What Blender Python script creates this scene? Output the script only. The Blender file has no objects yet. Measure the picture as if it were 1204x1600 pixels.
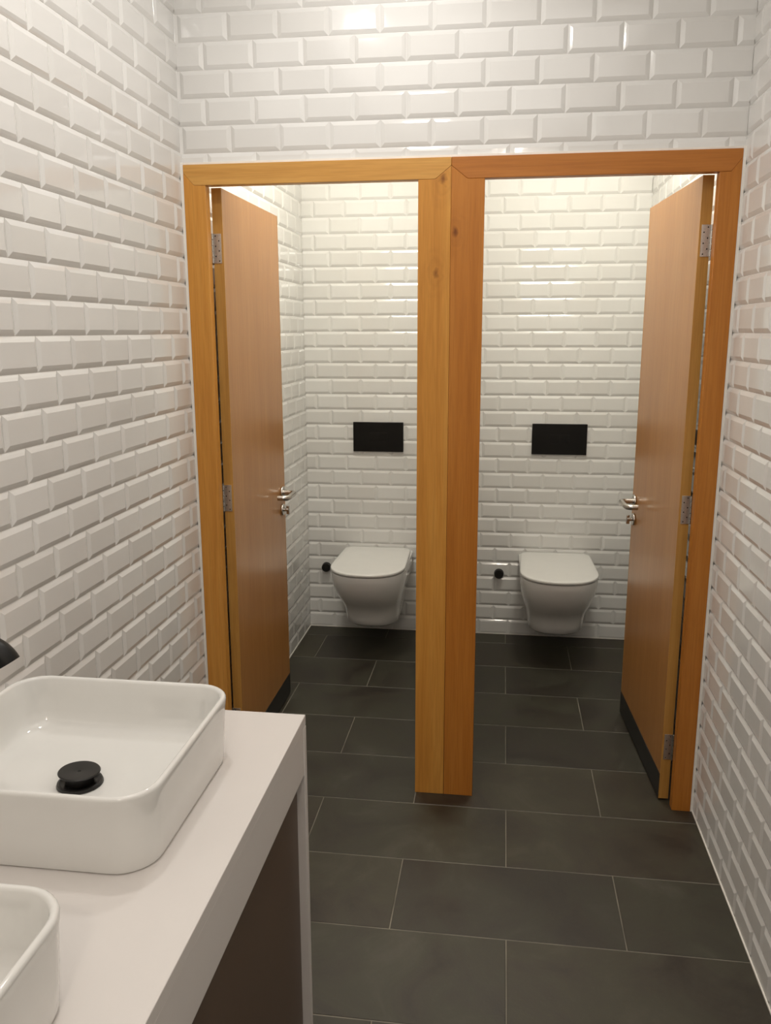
import bpy, bmesh, math, random
from mathutils import Vector, Matrix

# ------------------------------------------------------------------ camera, world, lights, exposure
S = bpy.context.scene
COL = S.collection
cam_d = bpy.data.cameras.new('camera')
cam = bpy.data.objects.new('camera', cam_d)
COL.objects.link(cam)
cam_d.sensor_fit = 'VERTICAL'
cam_d.sensor_height = 36.0
cam_d.lens = 36.0 * 1317.03 / 1600
cam_d.clip_start = 0.02
_r = Vector((0.99063262, 0.13653303, -0.00239574))
_u = Vector((-0.02635737, 0.20839477, 0.97768958))
_f = Vector((-0.13398618, 0.96846804, -0.21004131))
cam.matrix_world = Matrix(((_r.x, _u.x, -_f.x, 0.97033), (_r.y, _u.y, -_f.y, -2.57881),
                           (_r.z, _u.z, -_f.z, 1.51695), (0, 0, 0, 1)))
S.camera = cam

w = bpy.data.worlds.new('world')
S.world = w
w.use_nodes = True
w.node_tree.nodes['Background'].inputs[0].default_value = (1, 0.95, 0.9, 1)
w.node_tree.nodes['Background'].inputs[1].default_value = 0.0
S.view_settings.view_transform = 'Standard'
S.view_settings.look = 'None'
S.view_settings.gamma = 1.0
S.view_settings.exposure = 0.0
S.view_settings.use_curve_mapping = False

H = 2.75            # ceiling height


def area_lamp(name, x, y, z, size, power, color, spread=180):
    l = bpy.data.lights.new(name, 'AREA')
    l.shape = 'SQUARE'
    l.size = size
    l.energy = power
    l.color = color
    l.spread = math.radians(spread)
    o = bpy.data.objects.new(name, l)
    o.location = (x, y, z)
    COL.objects.link(o)
    return o


area_lamp('room_lamp_and_fill', 0.38, -1.13, H - 0.02, 0.12, 4.6, (1.0, 0.97, 0.92))
area_lamp('room_lamp_and_fill', 0.66, -0.48, H - 0.02, 0.14, 5.2, (1.0, 0.975, 0.93))  # added fill to brighten the front wall, not a known fixture
area_lamp('room_lamp_and_fill', 1.00, -3.74, H - 0.02, 0.14, 8.5, (1.0, 0.88, 0.76))  # added fill behind the camera, set to balance the room's brightness
rp = area_lamp('bounce_fill', 0.85, -2.10, H - 0.02, 1.30, 11.5, (1.0, 0.94, 0.87))  # unseen soft source added in place of light bounced off the ceiling
rp.data.shape = 'RECTANGLE'
rp.data.size_y = 2.0
area_lamp('stall_lamp', 0.38, 0.56, H - 0.02, 0.30, 13.4, (1.0, 0.965, 0.84))
area_lamp('stall_lamp', 1.23, 0.56, H - 0.02, 0.30, 13.4, (1.0, 0.965, 0.84))

# ------------------------------------------------------------------ dimensions
XR = 1.612          # right wall
YB = 1.549          # stall back wall
YN = -3.9           # wall behind the camera
P = 0.0757          # tile row pitch
Q = 0.1488          # tile column pitch
FY = -0.015         # front face of the door frames
FB = 0.020          # back face of the door frames
FT = 2.002          # top of the door frames


# ------------------------------------------------------------------ materials
def new_mat(name):
    m = bpy.data.materials.new(name)
    m.use_nodes = True
    nt = m.node_tree
    b = nt.nodes['Principled BSDF']
    return m, nt, b


def N(nt, kind, **kw):
    n = nt.nodes.new(kind)
    for k, v in kw.items():
        if k in n.inputs:
            n.inputs[k].default_value = v
        else:
            setattr(n, k, v)
    return n


def ramp(nt, stops):
    r = nt.nodes.new('ShaderNodeValToRGB')
    e = r.color_ramp.elements
    while len(e) > 1:
        e.remove(e[-1])
    e[0].position = stops[0][0]
    e[0].color = (*stops[0][1], 1)
    for p, c in stops[1:]:
        x = e.new(p)
        x.color = (*c, 1)
    return r


def plain(name, col, rough=0.5, metal=0.0, var=0.04, scale=20.0, coat=0.0, bump=0.0, spec=0.5):
    m, nt, b = new_mat(name)
    tc = N(nt, 'ShaderNodeTexCoord')
    no = N(nt, 'ShaderNodeTexNoise', Scale=scale, Detail=4.0)
    nt.links.new(tc.outputs['Object'], no.inputs['Vector'])
    lo = tuple(max(0, c * (1 - var)) for c in col)
    hi = tuple(min(1, c * (1 + var)) for c in col)
    r = ramp(nt, [(0.3, lo), (0.7, hi)])
    nt.links.new(no.outputs['Fac'], r.inputs[0])
    nt.links.new(r.outputs[0], b.inputs['Base Color'])
    b.inputs['Roughness'].default_value = rough
    b.inputs['Metallic'].default_value = metal
    b.inputs['Coat Weight'].default_value = coat
    b.inputs['Coat Roughness'].default_value = 0.05
    b.inputs['Specular IOR Level'].default_value = spec
    if bump:
        bp = N(nt, 'ShaderNodeBump', Strength=bump, Distance=0.002)
        nt.links.new(no.outputs['Fac'], bp.inputs['Height'])
        nt.links.new(bp.outputs[0], b.inputs['Normal'])
    return m


def tile_glaze():
    m, nt, b = new_mat('white_glazed_tile')
    geo = N(nt, 'ShaderNodeNewGeometry')
    r = ramp(nt, [(0.0, (0.76, 0.745, 0.72)), (1.0, (0.82, 0.81, 0.79))])
    nt.links.new(geo.outputs['Random Per Island'], r.inputs[0])
    nt.links.new(r.outputs[0], b.inputs['Base Color'])
    b.inputs['Roughness'].default_value = 0.09
    tc = N(nt, 'ShaderNodeTexCoord')
    no = N(nt, 'ShaderNodeTexNoise', Scale=14.0, Detail=2.0)
    nt.links.new(tc.outputs['Object'], no.inputs['Vector'])
    bp = N(nt, 'ShaderNodeBump', Strength=0.25, Distance=0.002)
    nt.links.new(no.outputs['Fac'], bp.inputs['Height'])
    nt.links.new(bp.outputs[0], b.inputs['Normal'])
    return m


def floor_tile_mat():
    m, nt, b = new_mat('dark_stone_tile')
    tc = N(nt, 'ShaderNodeTexCoord')
    geo = N(nt, 'ShaderNodeNewGeometry')
    off = N(nt, 'ShaderNodeVectorMath', operation='SCALE')
    comb = N(nt, 'ShaderNodeCombineXYZ')
    nt.links.new(geo.outputs['Random Per Island'], comb.inputs[0])
    nt.links.new(geo.outputs['Random Per Island'], comb.inputs[1])
    nt.links.new(comb.outputs[0], off.inputs[0])
    off.inputs['Scale'].default_value = 37.0
    add = N(nt, 'ShaderNodeVectorMath', operation='ADD')
    nt.links.new(tc.outputs['Object'], add.inputs[0])
    nt.links.new(off.outputs[0], add.inputs[1])
    n1 = N(nt, 'ShaderNodeTexNoise', Scale=4.2, Detail=9.0, Roughness=0.66, Distortion=0.8)
    n2 = N(nt, 'ShaderNodeTexNoise', Scale=160.0, Detail=3.0)
    nt.links.new(add.outputs[0], n1.inputs['Vector'])
    nt.links.new(add.outputs[0], n2.inputs['Vector'])
    r = ramp(nt, [(0.30, (0.020, 0.014, 0.010)), (0.44, (0.036, 0.029, 0.020)), (0.56, (0.044, 0.040, 0.026)), (0.72, (0.068, 0.060, 0.046))])
    nt.links.new(n1.outputs['Fac'], r.inputs[0])
    r2 = ramp(nt, [(0.0, (0.85, 0.85, 0.86)), (0.5, (0.98, 1.0, 0.95)), (1.0, (1.12, 1.08, 1.0))])
    nt.links.new(geo.outputs['Random Per Island'], r2.inputs[0])
    mx = N(nt, 'ShaderNodeMix', data_type='RGBA', blend_type='MULTIPLY')
    mx.inputs[0].default_value = 1.0
    nt.links.new(r.outputs[0], mx.inputs[6])
    nt.links.new(r2.outputs[0], mx.inputs[7])
    sp = ramp(nt, [(0.66, (0, 0, 0)), (0.8, (0.25, 0.25, 0.25))])
    nt.links.new(n2.outputs['Fac'], sp.inputs[0])
    mx2 = N(nt, 'ShaderNodeMix', data_type='RGBA', blend_type='MIX')
    nt.links.new(sp.outputs[0], mx2.inputs[0])
    nt.links.new(mx.outputs[2], mx2.inputs[6])
    mx2.inputs[7].default_value = (0.10, 0.09, 0.075, 1)
    nt.links.new(mx2.outputs[2], b.inputs['Base Color'])
    rr = ramp(nt, [(0.3, (0.42, 0.42, 0.42)), (0.7, (0.58, 0.58, 0.58))])
    nt.links.new(n1.outputs['Fac'], rr.inputs[0])
    nt.links.new(rr.outputs[0], b.inputs['Roughness'])
    bp = N(nt, 'ShaderNodeBump', Strength=0.2, Distance=0.001)
    nt.links.new(n2.outputs['Fac'], bp.inputs['Height'])
    nt.links.new(bp.outputs[0], b.inputs['Normal'])
    return m


def wood(name, dark, mid, light, axis='Z', scale=1.0, rough=0.38, knots=(), coat=0.0, contrast=1.0):
    m, nt, b = new_mat(name)
    tc = N(nt, 'ShaderNodeTexCoord')
    mp = N(nt, 'ShaderNodeMapping')
    s = [26 * scale, 26 * scale, 26 * scale]
    s['XYZ'.index(axis)] = 1.3 * scale
    mp.inputs['Scale'].default_value = s
    nt.links.new(tc.outputs['Object'], mp.inputs['Vector'])
    n1 = N(nt, 'ShaderNodeTexNoise', Scale=1.0, Detail=5.0, Roughness=0.6, Distortion=0.35)
    nt.links.new(mp.outputs[0], n1.inputs['Vector'])
    mp2 = N(nt, 'ShaderNodeMapping')
    s2 = [240 * scale, 240 * scale, 240 * scale]
    s2['XYZ'.index(axis)] = 9.0 * scale
    mp2.inputs['Scale'].default_value = s2
    nt.links.new(tc.outputs['Object'], mp2.inputs['Vector'])
    n2 = N(nt, 'ShaderNodeTexNoise', Scale=1.0, Detail=2.0)
    nt.links.new(mp2.outputs[0], n2.inputs['Vector'])
    lo, hi = 0.5 - 0.24 / contrast, 0.5 + 0.24 / contrast
    r = ramp(nt, [(lo, dark), (0.5, mid), (hi, light)])
    nt.links.new(n1.outputs['Fac'], r.inputs[0])
    r2 = ramp(nt, [(0.35, (0.84, 0.80, 0.76)), (0.6, (1, 1, 1))])
    nt.links.new(n2.outputs['Fac'], r2.inputs[0])
    mx = N(nt, 'ShaderNodeMix', data_type='RGBA', blend_type='MULTIPLY')
    mx.inputs[0].default_value = 0.6
    nt.links.new(r.outputs[0], mx.inputs[6])
    nt.links.new(r2.outputs[0], mx.inputs[7])
    out = mx.outputs[2]
    for (kx, ky, kz, rad) in knots:
        sub = N(nt, 'ShaderNodeVectorMath', operation='SUBTRACT')
        nt.links.new(tc.outputs['Object'], sub.inputs[0])
        sub.inputs[1].default_value = (kx, ky, kz)
        sc = N(nt, 'ShaderNodeVectorMath', operation='MULTIPLY')
        nt.links.new(sub.outputs[0], sc.inputs[0])
        sc.inputs[1].default_value = (1, 1, 0.5)
        nz = N(nt, 'ShaderNodeTexNoise', Scale=45.0, Detail=2.0)
        nt.links.new(tc.outputs['Object'], nz.inputs['Vector'])
        ln = N(nt, 'ShaderNodeVectorMath', operation='LENGTH')
        nt.links.new(sc.outputs[0], ln.inputs[0])
        ad = N(nt, 'ShaderNodeMath', operation='MULTIPLY_ADD')
        nt.links.new(nz.outputs['Fac'], ad.inputs[0])
        ad.inputs[1].default_value = rad * 1.9
        nt.links.new(ln.outputs['Value'], ad.inputs[2])
        dv = N(nt, 'ShaderNodeMath', operation='DIVIDE')
        nt.links.new(ad.outputs[0], dv.inputs[0])
        dv.inputs[1].default_value = rad * 6
        kr = ramp(nt, [(0.17, (0.95, 0.95, 0.95)), (0.26, (0.4, 0.4, 0.4)), (0.32, (0.05, 0.05, 0.05)), (0.44, (0.16, 0.16, 0.16)),
                       (0.54, (0.02, 0.02, 0.02)), (0.66, (0.08, 0.08, 0.08)), (0.8, (0, 0, 0))])
        nt.links.new(dv.outputs[0], kr.inputs[0])
        mk = N(nt, 'ShaderNodeMix', data_type='RGBA', blend_type='MIX')
        nt.links.new(kr.outputs[0], mk.inputs[0])
        nt.links.new(out, mk.inputs[6])
        mk.inputs[7].default_value = (dark[0] * 0.42, dark[1] * 0.34, dark[2] * 0.3, 1)
        out = mk.outputs[2]
    nt.links.new(out, b.inputs['Base Color'])
    b.inputs['Roughness'].default_value = rough
    b.inputs['Specular IOR Level'].default_value = 0.36
    b.inputs['Coat Weight'].default_value = coat
    b.inputs['Coat Roughness'].default_value = 0.15
    bp = N(nt, 'ShaderNodeBump', Strength=0.12, Distance=0.001)
    nt.links.new(n2.outputs['Fac'], bp.inputs['Height'])
    nt.links.new(bp.outputs[0], b.inputs['Normal'])
    return m


M_TILE = tile_glaze()
M_GROUT = plain('white_grout', (0.86, 0.845, 0.82), 0.7)
M_FLOOR = floor_tile_mat()
M_FGROUT = plain('grey_floor_grout', (0.20, 0.18, 0.145), 0.85, var=0.3, scale=9)
M_PLASTER = plain('painted_plaster', (0.78, 0.76, 0.73), 0.8)
M_SEAL = plain('white_sealant', (0.90, 0.86, 0.80), 0.45)
_d, _m, _l = (0.55, 0.22, 0.034), (0.65, 0.29, 0.052), (0.70, 0.34, 0.072)
M_STILE_L = wood('beech_stile', _d, _m, _l, 'Z', knots=((0.785, FY, 1.945, 0.012), (0.765, FY, 1.682, 0.011)))
M_STILE_R = wood('beech_stile_shaded', (0.43, 0.145, 0.018), (0.51, 0.185, 0.027), (0.56, 0.22, 0.038), 'Z',  # same beech, with the right frame's dimmer light put into a darker, redder colour
                 knots=((0.822, FY, 1.796, 0.010),))
M_HEAD = wood('beech_header', (0.58, 0.28, 0.06), (0.67, 0.345, 0.085), (0.72, 0.40, 0.11), 'X')
M_HEAD_R = wood('beech_header_shaded', (0.41, 0.14, 0.018), (0.48, 0.17, 0.027), (0.53, 0.20, 0.038), 'X')  # darker copy of the header beech; weaker light on the right is in the colour
M_LEAF = wood('beech_veneer', (0.440, 0.195, 0.055), (0.485, 0.226, 0.066), (0.525, 0.255, 0.080), 'Z', 0.6, 0.28, contrast=0.8)
M_EDGE = wood('beech_edge_lipping', (0.44, 0.21, 0.045), (0.56, 0.29, 0.07), (0.64, 0.36, 0.10), 'Z', 0.8, 0.4)
M_STEEL = plain('brushed_steel', (0.58, 0.55, 0.51), 0.26, 1.0, scale=60)
M_HINGE = plain('satin_hinge_steel', (0.58, 0.56, 0.54), 0.42, 1.0, var=0.12, scale=300)
M_BLACK = plain('matt_black', (0.006, 0.0055, 0.005), 0.38, spec=0.3)
M_BLACKGLOSS = plain('black_coated_metal', (0.010, 0.009, 0.008), 0.32, spec=0.45)
M_KICK = plain('dark_kick_plate', (0.018, 0.018, 0.017), 0.35)
M_CERAMIC = plain('white_ceramic', (0.80, 0.79, 0.76), 0.07, var=0.01, coat=0.3)
M_SANITARY = plain('toilet_ceramic', (0.87, 0.86, 0.84), 0.08, var=0.01, coat=0.3)
M_LID = plain('white_lid_plastic', (0.87, 0.86, 0.835), 0.16, var=0.01)
M_COUNTER = plain('white_solid_surface', (0.76, 0.72, 0.69), 0.42, var=0.02, scale=4)
M_PANEL = plain('brown_laminate', (0.115, 0.075, 0.052), 0.42, var=0.05, scale=3)
M_DARK = plain('dark_void', (0.02, 0.018, 0.016), 0.9)


# ------------------------------------------------------------------ mesh helpers
class MB:
    def __init__(s):
        s.v = []
        s.f = []
        s.sm = []

    def add(s, vs, fs, smooth=False):
        o = len(s.v)
        s.v += [tuple(x) for x in vs]
        s.f += [tuple(i + o for i in f) for f in fs]
        s.sm += [smooth] * len(fs)

    def box(s, x0, x1, y0, y1, z0, z1):
        s.add([(x0, y0, z0), (x1, y0, z0), (x1, y1, z0), (x0, y1, z0), (x0, y0, z1), (x1, y0, z1), (x1, y1, z1), (x0, y1, z1)],
              [(0, 3, 2, 1), (4, 5, 6, 7), (0, 1, 5, 4), (1, 2, 6, 5), (2, 3, 7, 6), (3, 0, 4, 7)])

    def prism(s, poly, y0, y1):
        """polygon in the x-z plane extruded along y"""
        n = len(poly)
        vs = [(x, y0, z) for x, z in poly] + [(x, y1, z) for x, z in poly]
        s.add(vs, [tuple(range(n)), tuple(range(2 * n - 1, n - 1, -1))] +
              [(i, i + n, (i + 1) % n + n, (i + 1) % n) for i in range(n)])

    def loft(s, rings, cap0=True, cap1=True, smooth=True):
        n = len(rings[0])
        vs = [p for r in rings for p in r]
        fs = []
        for k in range(len(rings) - 1):
            for i in range(n):
                j = (i + 1) % n
                fs.append((k * n + i, k * n + j, (k + 1) * n + j, (k + 1) * n + i))
        if cap0:
            fs.append(tuple(range(n - 1, -1, -1)))
        if cap1:
            fs.append(tuple(range((len(rings) - 1) * n, len(rings) * n)))
        s.add(vs, fs, smooth)

    def tube(s, path, r, seg=18, cap=True):
        path = [Vector(p) for p in path]
        n = len(path)
        rr = r if isinstance(r, (list, tuple)) else [r] * n
        rings = []
        up = None
        for i, p in enumerate(path):
            t = (path[min(i + 1, n - 1)] - path[max(i - 1, 0)]).normalized()
            if up is None:
                up = Vector((0, 0, 1)) if abs(t.z) < 0.9 else Vector((0, 1, 0))
            a = (up - t * up.dot(t)).normalized()
            b = t.cross(a)
            up = a
            rings.append([p + (a * math.cos(k * 2 * math.pi / seg) + b * math.sin(k * 2 * math.pi / seg)) * rr[i]
                          for k in range(seg)])
        s.loft(rings, cap, cap)

    def lathe(s, prof, origin, axis, seg=40):
        """profile [(radius, height along axis)]"""
        ax = Vector(axis).normalized()
        a = ax.orthogonal().normalized()
        b = ax.cross(a)
        o = Vector(origin)
        rings = [[o + ax * h + (a * math.cos(k * 2 * math.pi / seg) + b * math.sin(k * 2 * math.pi / seg)) * max(r, 1e-5)
                  for k in range(seg)] for r, h in prof]
        s.loft(rings)

    def build(s, name, mat, parent=None, bevel=0.0, segs=2, angle=35):
        me = bpy.data.meshes.new(name)
        me.from_pydata(s.v, [], s.f)
        me.update()
        bm = bmesh.new()
        bm.from_mesh(me)
        for f, q in zip(bm.faces, s.sm):
            f.smooth = q
        bmesh.ops.recalc_face_normals(bm, faces=bm.faces)
        bm.to_mesh(me)
        bm.free()
        me.materials.append(mat)
        o = bpy.data.objects.new(name, me)
        COL.objects.link(o)
        if bevel:
            md = o.modifiers.new('bevel', 'BEVEL')
            md.width = bevel
            md.segments = segs
            md.limit_method = 'ANGLE'
            md.angle_limit = math.radians(angle)
            for p in me.polygons:
                p.use_smooth = True
            me.set_sharp_from_angle(angle=math.radians(angle))
        elif any(s.sm):
            me.set_sharp_from_angle(angle=math.radians(50))
        if parent:
            o.parent = parent
            o.matrix_parent_inverse = parent.matrix_world.inverted()
        return o


def structure(o):
    o['kind'] = 'structure'
    return o


def empty(name, loc):
    o = bpy.data.objects.new(name, None)
    o.empty_display_size = 0.1
    o.location = loc
    COL.objects.link(o)
    o.matrix_world = Matrix.Translation(loc)
    return o


def tag(o, label, cat, group=None):
    o['label'] = label
    o['category'] = cat
    if group:
        o['group'] = group
    return o


def copy_tree(o, parent=None):
    c = o.copy()
    COL.objects.link(c)
    if parent:
        c.parent = parent
    for ch in list(o.children):
        copy_tree(ch, c)
    return c


def box_obj(name, mat, dims, parent=None, bevel=0.0):
    m = MB()
    m.box(*dims)
    return m.build(name, mat, parent, bevel)


# ------------------------------------------------------------------ bevelled wall tiles (real relief)
def add_tiles(mb, org, U, W, Nn, u0, u1, v0, v1, uoff, voff, parity=0, seed=1):
    rnd = random.Random(seed)
    org, U, W, Nn = Vector(org), Vector(U), Vector(W), Vector(Nn)
    g = 0.0005
    k0 = math.floor((v0 - voff) / P)
    k1 = math.ceil((v1 - voff) / P)
    prof = [(0.0, 0.0), (0.0004, 0.0008), (0.0055, 0.0030), (0.0120, 0.0053)]
    for k in range(k0, k1):
        za, zb = voff + k * P + g, voff + (k + 1) * P - g
        c, d = max(za, v0 + g), min(zb, v1 - g)
        if d - c < 0.006:
            continue
        ps = uoff + (Q / 2 if (k + parity) % 2 else 0)
        j0 = math.floor((u0 - ps) / Q)
        j1 = math.ceil((u1 - ps) / Q)
        for j in range(j0, j1):
            ua, ub = ps + j * Q + g, ps + (j + 1) * Q - g
            a, b = max(ua, u0 + g), min(ub, u1 - g)
            if b - a < 0.006:
                continue
            tu, tv = rnd.uniform(-1, 1) * 0.0028, rnd.uniform(-1, 1) * 0.0035
            cu, cv = (ua + ub) / 2, (za + zb) / 2
            vs = []
            for ins, h in prof:
                A = max(a, min(ua + ins, b - 0.001))
                B = min(b, max(ub - ins, a + 0.001))
                C = max(c, min(za + ins, d - 0.001))
                D = min(d, max(zb - ins, c + 0.001))
                if B < A:
                    A = B = (A + B) / 2
                if D < C:
                    C = D = (C + D) / 2
                for (u, v) in ((A, C), (B, C), (B, D), (A, D)):
                    hh = h + (tu * (u - cu) + tv * (v - cv) if h > 0 else 0)
                    vs.append(org + U * u + W * v + Nn * hh)
            fs = []
            for r in range(len(prof) - 1):
                for i in range(4):
                    n = (i + 1) % 4
                    fs.append((r * 4 + i, r * 4 + n, (r + 1) * 4 + n, (r + 1) * 4 + i))
            t = (len(prof) - 1) * 4
            fs.append((t, t + 1, t + 2, t + 3))
            mb.add(vs, fs)


def tiled_wall(name, dims, faces):
    """grout-coloured slab (structure) with the glazed tiles as its one part"""
    w_ = structure(box_obj(name, M_GROUT, dims))
    mb = MB()
    for i, f in enumerate(faces):
        add_tiles(mb, seed=len(name) * 7 + i, **f)
    me = bpy.data.meshes.new('tiling')
    me.from_pydata(mb.v, [], mb.f)
    me.update()
    me.materials.append(M_TILE)
    o = bpy.data.objects.new('tiling', me)
    COL.objects.link(o)
    o.parent = w_
    return w_


X, Y, Z = (1, 0, 0), (0, 1, 0), (0, 0, 1)
VO = -0.0054
T = 0.12
# tile plane is slightly behind the nominal wall plane so that the tile faces land on it
E_ = 0.0045
tiled_wall('wall_left', (-T, -E_, YN, YB + T, 0, H), [
    dict(org=(-E_, 0, 0), U=Y, W=Z, Nn=X, u0=YN, u1=YB, v0=0, v1=H, uoff=-0.0722, voff=VO, parity=0)])
tiled_wall('wall_right', (XR + E_, XR + T, YN, YB + T, 0, H), [
    dict(org=(XR + E_, 0, 0), U=Y, W=Z, Nn=(-1, 0, 0), u0=YN, u1=YB, v0=0, v1=H, uoff=-0.068, voff=VO, parity=0)])
tiled_wall('wall_back', (-E_, XR + E_, YB + E_, YB + T, 0, H), [
    dict(org=(0, YB + E_, 0), U=X, W=Z, Nn=(0, -1, 0), u0=0, u1=0.77, v0=0, v1=H, uoff=-0.0195, voff=0.0, parity=0),
    dict(org=(0, YB + E_, 0), U=X, W=Z, Nn=(0, -1, 0), u0=0.845, u1=XR, v0=0, v1=H, uoff=1.026 - Q * 1.5, voff=0.0, parity=1)])
tiled_wall('wall_behind', (-E_, XR + E_, YN - T, YN, 0, H), [
    dict(org=(0, YN, 0), U=X, W=Z, Nn=Y, u0=0, u1=XR, v0=0, v1=H, uoff=0, voff=VO)])
tiled_wall('wall_front', (-E_, XR + E_, E_, 0.10, FT, H), [
    dict(org=(0, E_, 0), U=X, W=Z, Nn=(0, -1, 0), u0=0, u1=XR, v0=FT + 0.004, v1=H, uoff=0.006, voff=VO - 0.003, parity=1)])
tiled_wall('wall_divider', (0.77 + E_, 0.845 - E_, 0.021, YB + E_, 0, H), [
    dict(org=(0.77 + E_, 0, 0), U=Y, W=Z, Nn=(-1, 0, 0), u0=0.021, u1=YB, v0=0, v1=H, uoff=0, voff=0),
    dict(org=(0.845 - E_, 0, 0), U=Y, W=Z, Nn=X, u0=0.021, u1=YB, v0=0, v1=H, uoff=0, voff=0)])
structure(box_obj('ceiling', M_PLASTER, (-T, XR + T, YN - T, YB + T, H, H + 0.1)))

# ------------------------------------------------------------------ floor
fl = structure(box_obj('floor', M_FGROUT, (-T, XR + T, YN - T, YB + T, -0.1, -0.0012)))
mb = MB()
FX0, FYA = 1.0155, 1.1159
TW, TL, G = 0.3, 0.6, 0.0015
r0 = int((FYA - YB) / TW) - 2
for j in range(-3, 18):
    yt = FYA - j * TW
    yb = yt - TW
    c, d = max(yb + G, YN), min(yt - G, YB + 0.004)
    if d - c < 0.005:
        continue
    ps = FX0 + (TL / 2 if j % 2 else 0)
    for i in range(-4, 4):
        a, b = max(ps + i * TL + G, -0.004), min(ps + (i + 1) * TL - G, XR + 0.004)
        if b - a < 0.005:
            continue
        e = 0.0012
        mb.add([(a, c, -0.0012), (b, c, -0.0012), (b, d, -0.0012), (a, d, -0.0012),
                (a + e, c + e, 0), (b - e, c + e, 0), (b - e, d - e, 0), (a + e, d - e, 0)],
               [(0, 1, 5, 4), (1, 2, 6, 5), (2, 3, 7, 6), (3, 0, 4, 7), (4, 5, 6, 7)])
ft = mb.build('tiling', M_FLOOR, fl)

# sealant beads between frames, walls and floor
def bead(name, dims):
    return structure(box_obj(name, M_SEAL, dims))


bead('trim_1', (0.0, 0.0083, FY + 0.0005, 0.012, 0, FT + 0.006))
bead('trim_2', (XR - 0.0083, XR, FY + 0.0005, 0.012, 0, FT + 0.006))
bead('trim_3', (0.0085, XR - 0.0085, FY + 0.008, 0.006, FT, FT + 0.007))
bead('trim_4', (XR - 0.004, XR, YN, FY, 0, 0.004))
bead('trim_5', (0.0, XR, YB - 0.004, YB, 0, 0.004))
bead('trim_6', (0.0, 0.004, 0.02, YB - 0.004, 0, 0.004))
bead('trim_7', (XR - 0.004, XR, 0.02, YB - 0.004, 0, 0.004))


# ------------------------------------------------------------------ door frames
def door_frame(name, x0, xi0, xi1, x1, wide_left, ms, mh):
    """outer edges x0/x1, opening xi0..xi1; stiles run up into a mitred corner where the header meets them"""
    zi = 1.9425
    r = structure(empty(name, ((x0 + x1) / 2, 0, 0)))
    e = 0.0004

    def stile(xa, xb, inner_right):
        ml = MB()
        if inner_right:      # left stile: opening on its right
            poly = [(xa, 0.0), (xb, 0.0), (xb, zi), (xa + (xb - xa) * 0.48, zi), (xa, zi + 0.036)]
        else:
            poly = [(xa, 0.0), (xb, 0.0), (xb, zi + 0.036), (xb - (xb - xa) * 0.48, zi), (xa, zi)]
        ml.prism(poly, FY, FB)
        return ml.build('stile', ms, r, 0.0012)

    stile(x0, xi0, True)
    stile(xi1, x1, False)
    a, b = xi0 - x0, x1 - xi1
    mh_ = MB()
    mh_.prism([(x0, zi + 0.036 + e), (x0 + a * 0.48, zi + e), (x1 - b * 0.48, zi + e), (x1, zi + 0.036 + e), (x1, FT), (x0, FT)], FY, FB)
    mh_.build('header', mh, r, 0.0012)
    return r


door_frame('trim_8', 0.0085, 0.0755, 0.713, 0.8080, False, M_STILE_L, M_HEAD)
door_frame('trim_9', 0.8086, 0.904, 1.5455, XR - 0.0085, True, M_STILE_R, M_HEAD_R)


# ------------------------------------------------------------------ doors (built closed along +y: leaf from hinge corner)
def arc(cx, cy, r, a0, a1, n):
    return [(cx + r * math.cos(math.radians(a0 + (a1 - a0) * i / n)), cy + r * math.sin(math.radians(a0 + (a1 - a0) * i / n)))
            for i in range(n + 1)]


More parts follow.
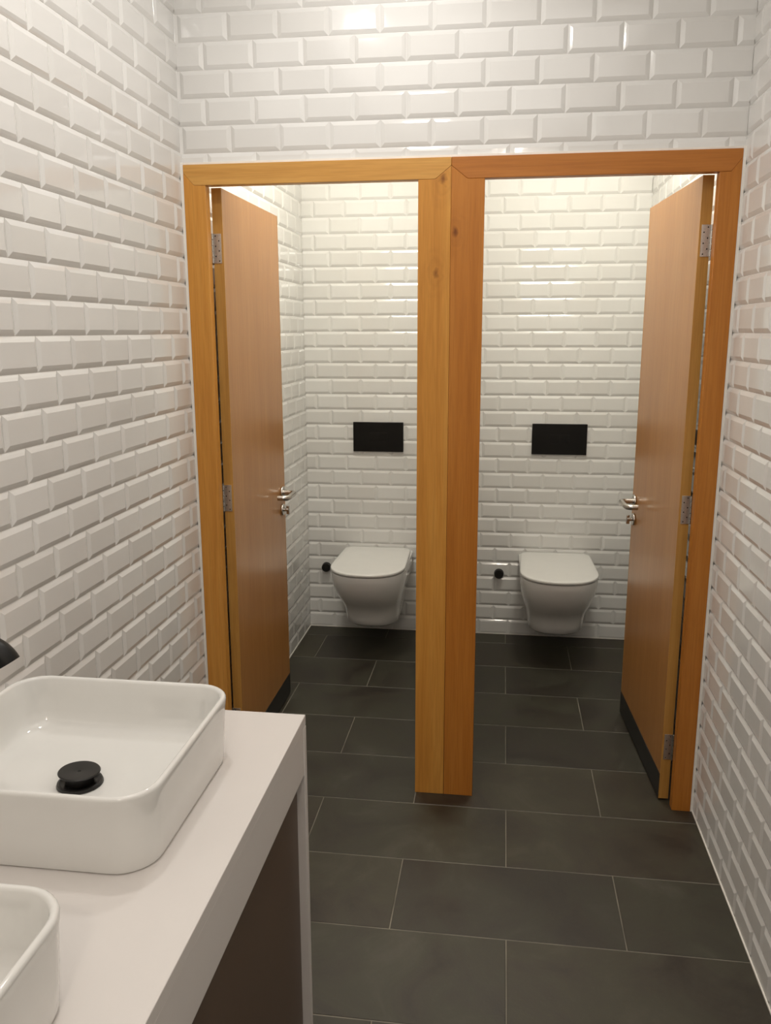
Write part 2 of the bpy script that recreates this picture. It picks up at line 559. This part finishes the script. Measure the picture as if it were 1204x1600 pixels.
def make_door(name, loc, rot, s, label):
    """local frame: leaf runs along +y from the hinge edge at y=0, visible face at x=0 looking towards s, thickness away from it"""
    d = structure(empty(name, loc))
    L, TH, Z0, Z1 = 0.655, 0.0315, 0.007, 1.9445
    t = -s * TH

    def bx(nm, mat, x0, x1, y0, y1, z0, z1, par, bev=0.0):
        m = MB()
        m.box(min(x0, x1), max(x0, x1), y0, y1, z0, z1)
        o = m.build(nm, mat, None, bev)
        o.parent = par
        return o

    bx('door_leaf', M_LEAF, -s * 0.0004, t, 0.002, L - 0.002, Z0, Z1, d, 0.0008)
    for (a, b) in ((0.0, 0.0025), (L - 0.0025, L)):
        bx('edge_lipping', M_EDGE, 0, t, a, b, Z0, Z1, d)
    bx('kick_plate', M_KICK, s * 0.0014, -s * 0.0004, 0.001, L - 0.001, Z0, 0.094, d, 0.0004)
    # lever handle that returns towards the leaf
    yh, zh = 0.605, 0.885
    h = empty('lever_handle', (0, 0, 0))
    h.parent = d
    m = MB()
    m.lathe([(0.0, 0.0), (0.024, 0.0), (0.0255, 0.002), (0.0255, 0.007), (0.024, 0.009), (0.0, 0.009)], (0, yh, zh), (s, 0, 0))
    o = m.build('handle_rose', M_STEEL)
    o.parent = h
    pts = [(0.008, yh), (0.036, yh)] + [(0.036 + 0.019 * math.sin(q * math.pi / 16), yh - 0.019 * (1 - math.cos(q * math.pi / 16))) for q in range(1, 9)]
    pts += [(0.055, yh - 0.06), (0.055, yh - 0.095)]
    pts += [(0.055 - 0.022 * (1 - math.cos(q * math.pi / 16)), yh - 0.095 - 0.022 * math.sin(q * math.pi / 16)) for q in range(1, 9)]
    pts += [(0.016, yh - 0.117)]
    m = MB()
    m.tube([(s * x, y, zh) for x, y in pts], 0.0103)
    o = m.build('lever', M_STEEL)
    o.parent = h
    # thumb turn below it
    k = empty('thumb_turn', (0, 0, 0))
    k.parent = d
    m = MB()
    m.lathe([(0.0, 0.0), (0.022, 0.0), (0.0235, 0.002), (0.0235, 0.006), (0.022, 0.008), (0.0, 0.008)], (0, yh, zh - 0.07), (s, 0, 0))
    m.build('thumb_turn_rose', M_STEEL).parent = k
    m = MB()
    m.lathe([(0.007, 0.0), (0.007, 0.02), (0.0, 0.02)], (s * 0.008, yh, zh - 0.07), (s, 0, 0), 20)
    x0, x1 = sorted((s * 0.018, s * 0.030))
    m.box(x0, x1, yh - 0.004, yh + 0.004, zh - 0.088, zh - 0.054)
    m.build('thumb_turn_knob', M_STEEL, None, 0.0015).parent = k
    # hinges on the edge that faces the room
    for z in (1.767, 0.980, 0.192):
        hg = empty('hinge', (0, 0, 0))
        hg.parent = d
        m = MB()
        a, b = sorted((-s * 0.006, t))
        m.box(a, b, -0.0022, 0.0, z - 0.044, z + 0.044)
        o = m.build('hinge_plate', M_HINGE, None, 0.0004)
        o.parent = hg
        m = MB()
        for q in range(5):
            zz = z - 0.044 + q * 0.0178
            m.lathe([(0.0, 0.0), (0.0048, 0.0008), (0.0048, 0.0162), (0.0, 0.017)], (t - s * 0.0025, -0.005, zz), (0, 0, 1), 16)
        m.build('hinge_knuckle', M_STEEL).parent = hg
        m = MB()
        for dz in (-0.03, 0.0, 0.03):
            for fx in (0.35, 0.7):
                m.lathe([(0.0, 0.0), (0.0021, 0.0), (0.0017, 0.0006), (0.0, 0.0006)], (t * fx - s * 0.002, -0.0022, z + dz + (0.007 if fx > 0.5 else -0.007)), (0, -1, 0), 12)
        m.build('hinge_screws', M_DARK).parent = hg
    d.rotation_euler = (0, 0, rot)
    return d


make_door('door_1', (0.1035, 0.047, 0), 0.0, 1, 'left')
make_door('door_2', (1.5138, 0.042, 0), math.atan2(0.0385, 0.65), -1, 'right')


# ------------------------------------------------------------------ toilets
def dring(xc, w_, yf, z, n=2.6, yback=YB - 0.001, wb=None, seg=22, rb=0.0):
    """outline from the wall (yback) round the front (yf); half width w_"""
    wb = w_ if wb is None else wb
    yc = yf + w_ * 1.05
    pts = []
    for i in range(seg + 1):
        a = math.pi * i / seg
        cx, sx = math.cos(a), math.sin(a)
        pts.append((xc + w_ * math.copysign(abs(cx) ** (2 / n), cx), yc - (yc - yf) * abs(sx) ** (2 / n), z))
    # left side goes back to the wall
    m_ = 5
    left = [(xc - w_ + (w_ - wb) * k / m_, yc + (yback - rb - yc) * k / m_, z) for k in range(1, m_ + 1)]
    right = [(xc + wb + (w_ - wb) * k / m_, yback - rb + (yc - yback + rb) * k / m_, z) for k in range(0, m_)]
    if rb:
        cl = [(xc - wb + rb - rb * math.cos(q * math.pi / 12), yback - rb + rb * math.sin(q * math.pi / 12), z) for q in range(1, 7)]
        cr = [(xc + wb - rb + rb * math.sin(q * math.pi / 12), yback - rb + rb * math.cos(q * math.pi / 12), z) for q in range(0, 6)]
        return pts + left + cl + cr + right
    return pts + left + right


def make_toilet(xc, label):
    t = tag(empty('toilet', (xc, YB, 0.10)), label, 'toilet', 'wall-hung toilets')
    m = MB()
    lv = [(0.108, 0.070, 1.330, 2.2), (0.111, 0.096, 1.285, 2.3), (0.118, 0.113, 1.250, 2.4), (0.134, 0.1275, 1.224, 2.5),
          (0.165, 0.1310, 1.214, 2.5), (0.195, 0.1345, 1.203, 2.5), (0.222, 0.1390, 1.184, 2.45), (0.250, 0.1460, 1.150, 2.4), (0.280, 0.1540, 1.112, 2.35),
          (0.315, 0.1625, 1.076, 2.3), (0.350, 0.1695, 1.050, 2.3), (0.385, 0.1735, 1.034, 2.3), (0.413, 0.1750, 1.027, 2.3),
          (0.4220, 0.1740, 1.028, 2.3), (0.4240, 0.170, 1.032, 2.3), (0.4240, 0.12, 1.09, 2.4)]
    m.loft([dring(xc, w_, yf, z, n) for z, w_, yf, n in lv])
    m.build('bowl', M_SANITARY, t)
    m = MB()
    m.lathe([(0.0, 0.0), (0.018, 0.001), (0.026, 0.006), (0.030, 0.016), (0.030, 0.03)], (xc + 0.015, 1.335, 0.084), (0, 0, 1), 28)
    m.build('underside_bump', M_SANITARY, t)  # small rounded bump below the bowl
    m = MB()
    sx = [(0.4246, 0.1640, 1.0400), (0.4250, 0.1655, 1.038), (0.4278, 0.1655, 1.038), (0.4282, 0.164, 1.040)]
    m.loft([dring(xc, w_, yf, z, 2.3, YB - 0.045, w_ - 0.005, rb=0.04) for z, w_, yf in sx])
    # hinge block between bowl and seat
    m.box(xc - 0.12, xc + 0.12, YB - 0.05, YB - 0.012, 0.420, 0.4285)
    m.build('seat', M_LID, t)
    m = MB()
    lx = [(0.4290, 0.1725, 1.0265), (0.4294, 0.1752, 1.024), (0.4320, 0.1765, 1.022), (0.4385, 0.1762, 1.022), (0.4410, 0.1745, 1.0235),
          (0.4420, 0.1705, 1.028), (0.4425, 0.150, 1.050), (0.4428, 0.10, 1.11)]
    m.loft([dring(xc, w_, yf, z, 2.3, YB - 0.010 - (0.1762 - w_) * 0.9, w_ - 0.009, rb=0.045 if w_ > 0.12 else 0.03) for z, w_, yf in lx])
    m.build('lid', M_LID, t)
    return t


make_toilet(0.3655, 'white wall-hung toilet with closed lid in the left cubicle, beyond the left open door')
make_toilet(1.2460, 'white wall-hung toilet with closed lid in the right cubicle, beside the right open door')


def make_flush(x0, x1, z0, z1, label):
    t = tag(empty('flush_plate', ((x0 + x1) / 2, YB, z0)), label, 'flush plate', 'black flush plates')
    o = box_obj('plate', M_BLACK, (x0, x1, YB - 0.013, YB - 0.0005, z0, z1), t, 0.0015)
    xm = (x0 + x1) / 2
    zc0, zc1 = z0 + 0.052, z1 - 0.052
    box_obj('button', M_BLACK, (xm - 0.045, xm - 0.001, YB - 0.0136, YB - 0.0125, zc0, zc1), t, 0.0006)
    box_obj('button', M_BLACK, (xm + 0.001, xm + 0.045, YB - 0.0136, YB - 0.0125, zc0, zc1), t, 0.0006)
    return t


make_flush(0.240, 0.490, 0.930, 1.076, 'flat black flush plate on the tiles above the toilet in the left cubicle')
make_flush(1.116, 1.376, 0.930, 1.078, 'flat black flush plate on the tiles above the toilet in the right cubicle')


def make_fitting(x, z, label):
    t = tag(empty('wall_fitting', (x, YB, z)), label, 'wall fitting', 'round black fittings beside the toilets')
    m = MB()
    m.lathe([(0.0, 0.0), (0.0235, 0.0), (0.0242, 0.001), (0.0242, 0.005), (0.023, 0.008), (0.0, 0.008)], (x, YB - 0.0005, z), (0, -1, 0))
    m.build('flange', M_BLACK, t)
    m = MB()
    m.lathe([(0.0215, 0.0), (0.0225, 0.002), (0.0225, 0.016), (0.021, 0.0185), (0.0155, 0.019), (0.015, 0.0175), (0.0, 0.0172)],
            (x, YB - 0.008, z), (0, -1, 0))
    m.build('round_cap', M_BLACKGLOSS, t)
    return t


make_fitting(0.092, 0.325, 'small round black fitting on the tiled wall left of the left cubicle toilet')
make_fitting(0.975, 0.322, 'small round black fitting on the tiled wall left of the right cubicle toilet')

# ------------------------------------------------------------------ vanity
CZ, CX, CY = 0.80, 0.613, -1.119
CYN = -3.3
ct = tag(empty('countertop', (0.3, (CY + CYN) / 2, CZ)), 'white countertop slab along the left tiled wall, carrying the two basins', 'countertop')
box_obj('counter_slab', M_COUNTER, (0.0005, CX, CYN, CY, CZ - 0.0205, CZ), ct, 0.0012)
ap = box_obj('apron', M_COUNTER, (CX - 0.022, CX - 0.0006, CYN, CY - 0.001, 0.684, CZ - 0.0212), None, 0.0008)
vc = tag(empty('vanity_cabinet', (0.3, (CY + CYN) / 2, 0)), 'vanity base with white apron and end panel and recessed brown front under the countertop', 'cabinet')
box_obj('end_panel', M_COUNTER, (0.004, CX + 0.0006, CY - 0.0185, CY - 0.0002, 0.0, CZ - 0.0215), vc, 0.0008)
box_obj('front_panel', M_PANEL, (CX - 0.034, CX - 0.016, CYN, CY - 0.019, 0.002, 0.6835), vc, 0.0008)
ap.parent = vc
ap.matrix_parent_inverse = vc.matrix_world.inverted()


def rrect(cx, cy, hx, hy, r, z, n=8):
    pts = []
    for (sx, sy, a0) in ((1, 1, 0), (-1, 1, 90), (-1, -1, 180), (1, -1, 270)):
        for i in range(n + 1):
            a = math.radians(a0 + 90 * i / n)
            pts.append((cx + sx * (hx - r) + r * math.cos(a), cy + sy * (hy - r) + r * math.sin(a), z))
    return pts


def make_basin(cx, cy, label):
    hx, hy, h = 0.195, 0.188, 0.119
    t = tag(empty('washbasin', (cx, cy, CZ)), label, 'washbasin', 'vessel basins on the counter')
    m = MB()
    prof = [(0.014, 0.0005, 0.050), (0.009, 0.002, 0.054), (0.0065, 0.010, 0.056), (0.004, 0.050, 0.057), (0.0015, 0.100, 0.058), (0.0, 0.113, 0.058),
            (0.0008, 0.1165, 0.0575), (0.003, 0.1187, 0.056), (0.006, 0.119, 0.054), (0.0085, 0.1175, 0.052), (0.0100, 0.114, 0.051),
            (0.0125, 0.090, 0.050), (0.0150, 0.060, 0.050), (0.0185, 0.044, 0.051), (0.0245, 0.0345, 0.054), (0.034, 0.0295, 0.060), (0.055, 0.0275, 0.062), (0.10, 0.0255, 0.05),
            (0.155, 0.0235, 0.03)]
    m.loft([rrect(cx, cy, hx - i, hy - i, min(r, hy - i - 0.001), CZ + z) for i, z, r in prof])
    m.build('basin_bowl', M_CERAMIC, t)
    m = MB()
    dz = CZ + 0.0235
    m.lathe([(0.0, -0.002), (0.034, 0.0), (0.0355, 0.0015), (0.034, 0.0055), (0.031, 0.0065), (0.028, 0.0030), (0.0, 0.003)], (cx, cy, dz), (0, 0, 1))
    m.build('drain_ring', M_BLACKGLOSS, t)
    m = MB()
    tilt = Vector((0.04, 0.03, 1)).normalized()
    m.lathe([(0.021, -0.013), (0.022, 0.0), (0.027, 0.001), (0.0315, 0.0028), (0.0322, 0.0044), (0.0308, 0.0060), (0.024, 0.0058), (0.003, 0.0044), (0.002, 0.0030), (0.0, 0.0030)],
            (cx, cy, dz + 0.017), tilt)
    m.build('drain_cap', M_BLACKGLOSS, t)
    return t


b1 = make_basin(0.330, -1.452, 'large square white vessel basin with black drain, on the counter nearer the cubicles')
b2 = make_basin(0.330, -2.002, 'cropped white vessel basin at the lower left corner, nearest the viewer')

fy = -1.455
t = tag(empty('wall_tap', (0, fy, 1.045)), 'black wall-mounted tap spout curving down over the larger basin', 'tap')
m = MB()
m.lathe([(0.0, 0.0), (0.030, 0.0), (0.031, 0.002), (0.031, 0.008), (0.029, 0.010), (0.0, 0.010)], (0.0006, fy, 1.045), (1, 0, 0))
m.build('wall_flange', M_BLACK, t)
m = MB()
pp = [(0.008, 1.045), (0.08, 1.045), (0.15, 1.045), (0.19, 1.045)]
pp += [(0.19 + 0.045 * math.sin(a), 1.0 + 0.045 * math.cos(a)) for a in [math.radians(q) for q in range(8, 66, 8)]]
m.tube([(x, fy, z) for x, z in pp], 0.0195, 24)
m.build('spout', M_BLACK, t)
